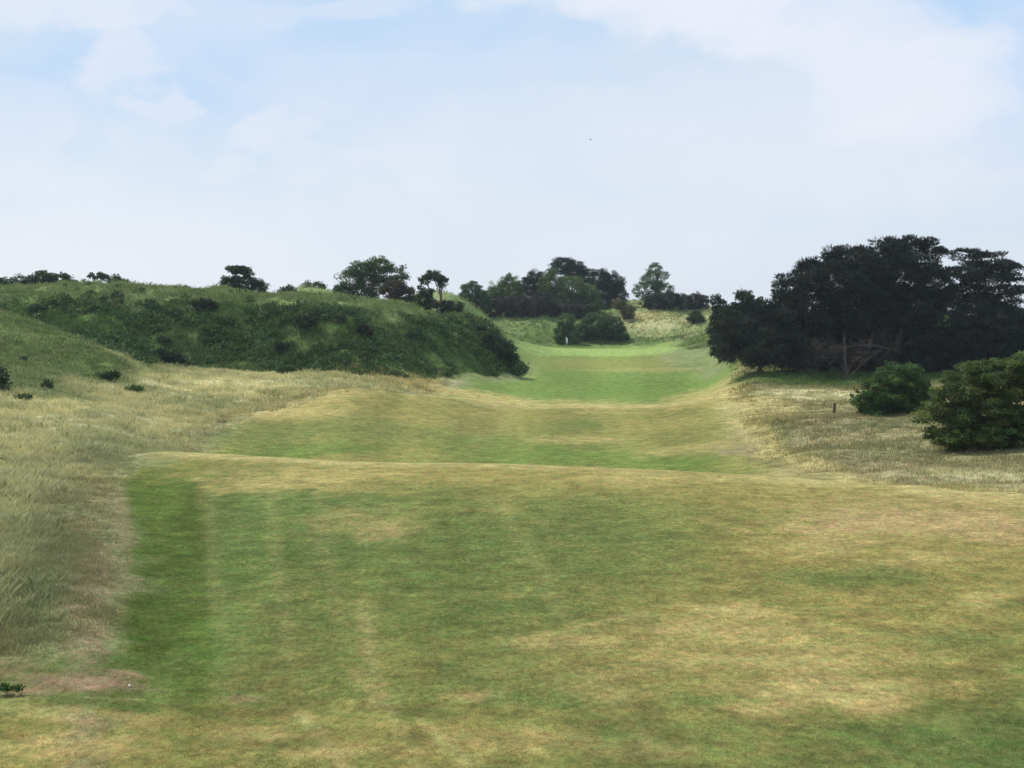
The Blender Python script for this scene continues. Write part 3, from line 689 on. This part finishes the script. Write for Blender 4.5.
T += [
 ('pine_tree', 'low spreading pine at the left end of the dark clump, boughs near the ground', 'pine', 128, [(737,335,24,22,0),(758,348,26,22,-1),(775,330,26,24,1),(728,350,14,12,-1),(757,316,20,16,2),(790,352,20,22,1)], 'pine', PINE, G3),
 ('pine_tree', 'pine on the sloping left shoulder of the dark clump', 'pine', 131, [(795,290,22,20,0),(812,275,20,16,2),(783,308,20,20,-1),(812,305,28,28,2),(805,335,28,26,0),(800,352,28,28,4),(825,340,26,30,6)], 'pine', PINE, G3),
 ('pine_tree', 'pine with tall bare trunk in front middle of the dark clump', 'pine', 133, [(848,262,26,17,0),(838,282,28,24,-2),(866,285,30,26,1),(832,255,10,8,0),(845,315,32,24,1),(845,340,34,32,6),(868,352,28,28,7)], 'pine', PINE, G3),
 ('pine_tree', 'highest round-headed pine of the dark clump', 'pine', 136, [(885,254,26,16,0),(908,250,20,13,1),(895,280,32,26,-1),(925,245,10,8,0),(885,315,34,26,1),(890,342,34,32,4),(905,358,30,22,3)], 'pine', (.029,.038,.030), G3),
 ('pine_tree', 'dense pine between the highest pine and the see-through one', 'pine', 134, [(922,268,18,16,0),(935,290,24,24,0),(915,310,30,28,0),(938,330,30,28,0),(940,252,9,4,0),(905,350,36,26,2),(955,355,28,24,2),(835,368,34,13,4),(880,368,36,13,4),(795,366,24,12,3),(812,362,24,15,0),(872,364,20,14,1),(915,366,30,14,0)], 'pine', PINE, G3),
 ('pine_tree', 'see-through layered pine at the right end of the dark clump', 'pine', 134, [(966,256,20,7,0),(983,262,26,10,0),(1004,271,18,10,1),(1016,283,10,8,0),(958,273,22,5,-1),(985,279,30,5,0),(965,288,18,4,1),(1005,290,20,5,-1),(978,298,22,4,0),(1014,300,14,8,0),(950,297,16,8,1),(975,306,34,6,0),(1000,310,26,6,1),(992,268,30,7,2)], 'pineair', PINE, G3),
 ('pine_tree', 'dark low pine filling the base of the right end of the clump', 'pine', 132, [(975,318,28,12,0),(1005,322,28,12,0),(985,342,36,24,0),(1030,338,30,26,0),(960,350,30,26,2),(1010,352,40,26,3)], 'pine', PINE, G3),
 ('dead_bush', 'brown leafless thicket of dead twigs under the dark pines', 'bush', 125.5, [(815,358,18,20,0),(836,362,14,20,0),(858,352,14,22,0),(884,348,14,22,2)], 'twig', BRN, None),
 ('bush', 'round-topped green bush behind the left end of the dark pines', 'bush', 150, [(742,301,14,12),(732,310,14,12),(755,308,12,12)], 'bush', (.035,.058,.03), None),
 ('bush', 'small dark bush behind the round-topped bush left of the pines', 'bush', 168, [(716,299,7,6),(725,303,8,7),(720,306,14,8)], 'bush', (.028,.042,.026), None),
 ('bush', 'pale green bush behind the pines cut by the right picture edge', 'bush', 150, [(1018,318,12,10),(1030,335,24,14)], 'bush', (.06,.085,.04), None),
 ('hawthorn_bush', 'bright green leafy bush right of the wooden post', 'bush', 85, [(893,383,24,20),(906,378,20,17),(876,393,20,17),(914,395,22,19),(895,402,34,15),(864,402,13,9),(925,404,14,13),(880,408,22,10)], 'nearup', (.062,.108,.034), None),
 ('hawthorn_bush', 'big layered olive green bush cut by the right picture edge', 'bush', 63, [(973,384,30,22),(1005,379,34,23),(952,402,22,24),(985,408,38,30),(1022,400,34,34),(938,416,20,18),(955,436,28,13),(1052,398,34,34),(1012,428,44,19),(965,428,30,18),(990,436,38,13),(1045,430,34,18)], 'near', (.085,.115,.038), None),
]
for name, label, cat, Y, lobes, kind, color, grp in T:
    bp = None
    if name == 'umbrella_tree': bp = 441
    if label.startswith('pine with tall'): bp = 846
    if label.startswith('highest'): bp = 864
    if label.startswith('dense pine between'): bp = 896
    tr = {'pine_tree': .2 if Y > 200 else .24, 'dead_bush': .05}.get(name)
    plant(name, label, cat, Y, lobes, kind, color, base_px=bp, group=grp, trunk=tr)

# shrubs standing on the dune faces and in the rough: base pixel surveyed to the ground
S = [
 ('wide dark shrub hugging the right end of the left dune', [(500,345,15,11),(509,353,11,8),(490,336,11,7)], 'bush', (.055,.088,.038)),
 ('dark shrub above the wide shrub at the dune\'s right end', [(478,325,10,7)], 'bush', DK),
 ('blackest shrub at the foot of the dune where straw grass meets it', [(165,354,10,8),(176,359,10,6)], 'bush', (.02,.03,.018)),
 ('narrow dark shrub above the blackest shrub on the dune foot', [(163,340,8,4)], 'small', DK),
 ('low oval dark shrub in the open grass below the near slope', [(108,376,13,5)], 'small', (.03,.055,.02)),
 ('bright green weedy clump lying in straw grass below the oval shrub', [(135,389,10,4)], 'small', (.07,.12,.035)),
 ('large dark shrub at the left picture edge on the near slope', [(2,378,10,14)], 'bush', (.032,.06,.024)),
 ('small green shrub right of the large shrub on the near slope', [(46,385,8,5)], 'small', (.04,.07,.025)),
 ('small dark shrub just below the large shrub on the near slope', [(22,397,9,4)], 'small', DK),
 ('tiny dark shrub high on the near slope', [(22,360,5,3)], 'small', DK),
 ('dark shrub in the upper dune face left of the big green tree', [(305,322,13,8)], 'bush', (.03,.045,.022)),
 ('thin upright dark shrub near the crest below the grassy mound', [(318,312,4,6)], 'small', DK),
 ('dark shrub high on the dune face right of the thin upright one', [(341,318,6,6)], 'small', DK),
 ('dark shrub on the dune face below the big green tree', [(365,330,10,7)], 'bush', (.03,.045,.022)),
 ('dark shrub halfway up the dune face near its right end', [(412,335,7,6)], 'small', DK),
 ('dark shrub near the foot of the dune face towards its right end', [(366,358,9,6)], 'small', DK),
 ('light green shrub at the foot of the dune face', [(286,369,11,5)], 'small', (.05,.095,.04)),
 ('dark shrub low on the dune face above the light green one', [(282,345,10,7)], 'bush', (.03,.045,.022)),
 ('dark shrub on the upper left dune face under the domed bush', [(36,309,10,5)], 'small', DK),
 ('dark shrub on the dune face under the two-headed bush', [(118,297,8,5)], 'small', DK),
 ('dark shrub midway on the dune face left of centre', [(205,305,14,6)], 'bush', (.03,.045,.024)),
 ('small leafy weed at the lower left picture corner', [(2,691,9,3),(13,694,6,2)], 'weed', (.06,.12,.035)),
]
def scrub():
    X, Y = scatter(9000, -60, 530, 118, 172)
    px = px_of(X, Y)
    cl = fbm(X / 5, Y / 5, 3, 91)
    Z = height(X, Y)
    m = (on_dune(X, Y) > .5) & (rng.uniform(0, 1, len(X)) < sstep(.3, .6, cl) * (1 - .92 * sstep(8.6, 10.0, Z + sstep(200, 440, px) * 1.8)) )
    X, Y, Z = X[m], Y[m], Z[m]
    parts = []
    for lo, hi, npc, cr, c in ((0, .5, 46, .55, (.060, .108, .034)), (.5, .85, 60, .75, (.040, .074, .026)), (.85, 1, 46, .5, (.11, .155, .065))):
        a, b = int(lo * len(X)), int(hi * len(X))
        cc = np.stack([X[a:b], Y[a:b], Z[a:b] + .25], -1)
        parts.append(leaves(cc, np.tile([0, -.3, .6], (b - a, 1)), dict(ll=.3, lw=.16, cr=cr, flat=.6, npc=npc, mat='L'), c, .35))
    V, Fc, Cc = join(parts)
    o = link('dune_scrub', mesh_np('dune_scrub', V, Fc, Cc, M_LEAF)); o['kind'] = 'stuff'
    tag(o, 'dark low bramble and weeds matted over the steep dune face', 'undergrowth'); print('scrub', len(X))
scrub()
for label, lobes, kind, color in S:
    b = max(l[1] + l[3] for l in lobes); px = sum(l[0] for l in lobes) / len(lobes)
    x, y, z = survey(px, b - 1)
    plant('weed_clump' if 'weed' in label else 'shrub', label, 'plant' if 'weed' in label else 'shrub', y, lobes, kind, color,
          group=None if 'weed' in label else 'shrubs scattered over the dune slopes', trunk=.03 if y > 60 else .008, twigs=.1)

# ------------------------------------------------------------------ flagstick, post, ball, bird
def lathe(prof_, sides=16):
    V = []; Fc = []
    for r_, z_ in prof_:
        for k in range(sides):
            a = 2 * math.pi * k / sides; V.append((r_ * math.cos(a), r_ * math.sin(a), z_))
    for i in range(len(prof_) - 1):
        for k in range(sides):
            Fc.append((i * sides + k, i * sides + (k + 1) % sides, (i + 1) * sides + (k + 1) % sides, (i + 1) * sides + k))
    return np.array(V), np.array(Fc)

fx, fy, fz = survey(566, 350.5)
fl = bpy.data.objects.new('golf_flag', None); COL.objects.link(fl); fl.location = (fx, fy, fz)
tag(fl, 'golf flagstick with drooping white flag on the far putting green', 'flag')
v, f = lathe([(.0, 0), (.022, 0), (.022, 1.2), (.016, 2.3), (.0, 2.32)], 10); link('pole', mesh_np('pole', v, f, None, M_WHITE, True), fl)
nu, nv = 14, 12; V = []
for i in range(nu):
    for j in range(nv):
        u = i / (nu - 1); w = j / (nv - 1)
        V.append((.02 + .30 * u * (1 - .25 * w), .07 * math.sin(u * 9 + w * 2) * u, 2.24 - .62 * w - .42 * u * u - .12 * u))
idx = np.arange(nu * nv).reshape(nu, nv)
Fq = np.stack([idx[:-1, :-1], idx[1:, :-1], idx[1:, 1:], idx[:-1, 1:]], -1).reshape(-1, 4)
link('flag_cloth', mesh_np('flag_cloth', np.array(V), Fq, None, M_WHITE, True), fl)

def bevel_box(name, sx, sy, sz, mat, bev=.015):
    import bmesh
    bm = bmesh.new(); bmesh.ops.create_cube(bm, size=1)
    for q in bm.verts: q.co.x *= sx; q.co.y *= sy; q.co.z = (q.co.z + .5) * sz
    for q in bm.verts:
        if q.co.z > sz * .5: q.co.x *= .96; q.co.z += .03 * (1 if q.co.x > 0 else -1) * .5
    bmesh.ops.bevel(bm, geom=bm.edges[:], offset=bev, segments=2, affect='EDGES')
    me = bpy.data.meshes.new(name); bm.to_mesh(me); bm.free(); me.materials.append(mat); return me
px_, py_, pz_ = survey(834, 413.5)
po = link('wooden_post', bevel_box('wooden_post', .17, .15, .80, M_WOOD), None, (px_, py_, pz_ - .08)); po.rotation_euler = (R(1.5), R(2), R(25))
tag(po, 'short brown wooden marker post in the rough left of the leafy bush', 'post')

import bmesh
bm = bmesh.new(); bmesh.ops.create_icosphere(bm, subdivisions=4, radius=.0214)
for q in bm.verts:                                                 # dimples
    n = q.co.normalized(); q.co -= n * .0007 * max(0, math.sin(n.x * 38) * math.sin(n.y * 38) * math.sin(n.z * 38 + 1))
for fc in bm.faces: fc.smooth = True
me = bpy.data.meshes.new('golf_ball'); bm.to_mesh(me); bm.free(); me.materials.append(M_WHITE)
x, y, z = survey(129.5, 687)
gb = link('golf_ball', me, None, (x, y, z + .022)); tag(gb, 'white golf ball lying on the turf beside the bare earth patch', 'golf ball')

def bird():
    y = 250.0; c = ((590 - 512) / F * y, y, CZ + (330 - 141) / F * y)
    # one continuous mesh: spindle body with two swept, raised wings and a fan tail
    secs = [(-.24, .008, .004), (-.18, .03, .012), (-.1, .045, .04), (0, .055, .05), (.1, .045, .042), (.15, .028, .028), (.19, .026, .026), (.225, .012, .012), (.25, .003, .003)]
    V = []; Fc = []; sd = 8
    for (xx, ry, rz) in secs:
        for k in range(sd):
            a = 2 * math.pi * k / sd; V.append((xx, ry * math.cos(a), rz * math.sin(a)))
    for i in range(len(secs) - 1):
        for k in range(sd): Fc.append((i * sd + k, i * sd + (k + 1) % sd, (i + 1) * sd + (k + 1) % sd, (i + 1) * sd + k))
    for s in (-1, 1):
        st = [(.09, -.07, .03, .015), (.12, -.06, .2, .09), (.08, -.05, .34, .07), (0, -.06, .48, .0)]
        o0 = len(V)
        for (xf, xb, yy, zz) in st:
            for (xq, dz) in ((xf, 0), ((xf + xb) / 2, .012), (xb, 0), ((xf + xb) / 2, -.008)): V.append((xq, s * yy, zz + dz))
        for i in range(3):
            for k in range(4): Fc.append((o0 + i * 4 + k, o0 + i * 4 + (k + 1) % 4, o0 + (i + 1) * 4 + (k + 1) % 4, o0 + (i + 1) * 4 + k))
    b = link('bird', mesh_np('bird', np.array(V), np.array(Fc), None, M_BIRD, True), None, c)
    b.rotation_euler = (R(8), 0, R(200)); tag(b, 'tiny dark bird flying high above the fairway', 'bird')
bird()

def haze():
    bm = bmesh.new(); bmesh.ops.create_cube(bm, size=1)
    for q in bm.verts: q.co = ((q.co.x) * 3400, 400 + q.co.y * 1100, -4 if q.co.z < 0 else 70)
    me = bpy.data.meshes.new('haze'); bm.to_mesh(me); bm.free()
    m, nt, N, L = mat_new('haze_air'); out = N.new('ShaderNodeOutputMaterial'); v = N.new('ShaderNodeVolumePrincipled')
    v.inputs['Color'].default_value = (.80, .88, 1, 1); v.inputs['Density'].default_value = HAZE; v.inputs['Anisotropy'].default_value = .2
    L.new(v.outputs[0], out.inputs['Volume']); me.materials.append(m)
    o = link('haze', me); o['kind'] = 'stuff'; tag(o, 'thin summer haze in the air over the whole course', 'haze')
HAZE = .00017
haze()

# ------------------------------------------------------------------ sky, sun, camera
EL, AZ = R(56), R(-62)
w = bpy.data.worlds.new('World'); scene.world = w; w.use_nodes = True
nt = w.node_tree; N = nt.nodes; L = nt.links; N.clear()
out = N.new('ShaderNodeOutputWorld'); bg = N.new('ShaderNodeBackground'); bg.inputs['Strength'].default_value = .10
sky = N.new('ShaderNodeTexSky'); sky.sky_type = 'NISHITA'; sky.sun_disc = False; sky.sun_elevation = EL; sky.sun_rotation = AZ; sky.altitude = 10; sky.air_density = 1.0; sky.dust_density = 1.0; sky.ozone_density = 1.2
tc = N.new('ShaderNodeTexCoord'); sep = N.new('ShaderNodeSeparateXYZ'); L.new(tc.outputs['Generated'], sep.inputs[0])
def mrange(src, a, b, lo, hi, smooth=True):
    r = N.new('ShaderNodeMapRange'); r.interpolation_type = 'SMOOTHSTEP' if smooth else 'LINEAR'
    for i, q in enumerate((a, b, lo, hi)): r.inputs[i + 1].default_value = q
    L.new(src, r.inputs[0]); return r.outputs[0]
def math_(op, a, b=None):
    n = N.new('ShaderNodeMath'); n.operation = op; n.use_clamp = False
    for i, q in enumerate((a, b)):
        if q is None: continue
        if isinstance(q, (int, float)): n.inputs[i].default_value = q
        else: L.new(q, n.inputs[i])
    return n.outputs[0]
def snoise(scale, det, rough, sc, off=(0, 0, 0), dist=0):
    mp = N.new('ShaderNodeMapping'); mp.inputs['Scale'].default_value = sc; mp.inputs['Location'].default_value = off
    L.new(tc.outputs['Generated'], mp.inputs[0])
    n = N.new('ShaderNodeTexNoise'); n.inputs['Scale'].default_value = scale; n.inputs['Detail'].default_value = det; n.inputs['Roughness'].default_value = rough; n.inputs['Distortion'].default_value = dist
    L.new(mp.outputs[0], n.inputs['Vector']); return n.outputs[0]
u0 = math_('DIVIDE', sep.outputs[0], math_('MAXIMUM', sep.outputs[1], .05)); v0 = math_('DIVIDE', sep.outputs[2], math_('MAXIMUM', sep.outputs[1], .05))
n1 = snoise(3.2, 7, .55, (1, 1, 2.2), (3.1, .4, 1.7), .4)
n2 = snoise(11, 6, .55, (1, 1, 2.0), (1.2, 5, .3), .3)
n3 = snoise(14, 3, .5, (1, 1, 1.4), (4.2, 2, .9), .2)
ud = math_('ADD', u0, math_('MULTIPLY', math_('SUBTRACT', n2, .5), .24)); vd = math_('ADD', v0, math_('MULTIPLY', math_('SUBTRACT', n3, .5), .10))
def blob(px, py, rx, ry, k, slope=0.0):
    """a cloud (or clear patch) in a fixed direction of the sky"""
    cu, cv = (px - 512) / F, (330 - py) / F
    du = math_('SUBTRACT', ud, cu); dv = math_('SUBTRACT', math_('SUBTRACT', vd, cv), math_('MULTIPLY', du, slope))
    q = math_('ADD', math_('POWER', math_('ABSOLUTE', math_('MULTIPLY', du, F / rx)), 2), math_('POWER', math_('ABSOLUTE', math_('MULTIPLY', dv, F / ry)), 2))
    return math_('MULTIPLY', mrange(q, 0, 2.6, 1, 0), k)
white = math_('MULTIPLY', mrange(n1, .42, .62, 0, 1), .3)
for b_ in ((700, 10, 210, 42, .8, -.22), (880, 70, 130, 75, .75, -.2), (800, 130, 260, 70, .45), (125, 50, 45, 40, .5), (168, 106, 26, 12, .4), (302, 128, 38, 22, .45), (246, 170, 26, 16, .3), (430, 160, 90, 30, .4), (40, 140, 60, 50, .35), (330, 8, 90, 14, .35), (100, 8, 90, 20, .6)):
    white = math_('MAXIMUM', white, blob(*b_))
blue = blob(905, 5, 95, 34, 1.0, -.2)
for b_ in ((1010, 50, 50, 80, 1.0), (250, 55, 130, 60, .55), (40, 90, 60, 50, .5), (420, 50, 140, 50, .55), (1020, 110, 40, 60, .6)):
    blue = math_('MAXIMUM', blue, blob(*b_))
cm = lambda f, a, b2: (lambda n: (L.new(f, n.inputs[0]) if not isinstance(f, float) else setattr(n.inputs[0], 'default_value', f),
    L.new(a, n.inputs[6]) if not isinstance(a, tuple) else setattr(n.inputs[6], 'default_value', a),
    L.new(b2, n.inputs[7]) if not isinstance(b2, tuple) else setattr(n.inputs[7], 'default_value', b2), n.outputs[2])[3])(new_mix())
def new_mix():
    n = N.new('ShaderNodeMix'); n.data_type = 'RGBA'; return n
veil = cm(mrange(sep.outputs[2], .0, .30, 1, 0), (5.7, 7.6, 9.6, 1), (8.0, 8.7, 9.7, 1))      # thin high haze, whiter to the horizon
base = cm(.82, sky.outputs[0], veil)
c1 = cm(math_('MULTIPLY', blue, .75), base, (4.6, 6.7, 9.4, 1))
left = mrange(u0, -.4, .1, .55, 0)
low_ = math_('MULTIPLY', mrange(v0, .02, .16, 1, 0), left)
c2 = cm(low_, c1, (9.1, 9.15, 9.5, 1))
c3 = cm(math_('MULTIPLY', white, .85), c2, (9.3, 9.1, 9.6, 1))
L.new(c3, bg.inputs['Color']); L.new(bg.outputs[0], out.inputs[0])

sl = bpy.data.lights.new('sun', 'SUN'); sl.energy = 4.0; sl.angle = R(.6); sl.color = (1.0, .955, .88)
so = bpy.data.objects.new('sun', sl); COL.objects.link(so)
d = np.array([math.sin(AZ) * math.cos(EL), math.cos(AZ) * math.cos(EL), math.sin(EL)])
from mathutils import Vector
so.rotation_euler = Vector(-d).to_track_quat('-Z', 'Y').to_euler()

cam = bpy.data.cameras.new('camera'); co = bpy.data.objects.new('camera', cam); COL.objects.link(co)
co.location = (0, 0, CZ); co.rotation_euler = (math.pi / 2 - TH, 0, 0)
cam.sensor_width = 36; cam.lens = 36 * F / 1024; cam.clip_end = 6000; cam.clip_start = .1
scene.camera = co
vs = scene.view_settings; vs.view_transform = 'Standard'; vs.look = 'None'; vs.exposure = .03; vs.gamma = 1; vs.use_curve_mapping = False
scene.cycles.use_denoising = True; scene.cycles.max_bounces = 6; scene.cycles.diffuse_bounces = 3; scene.cycles.transmission_bounces = 3
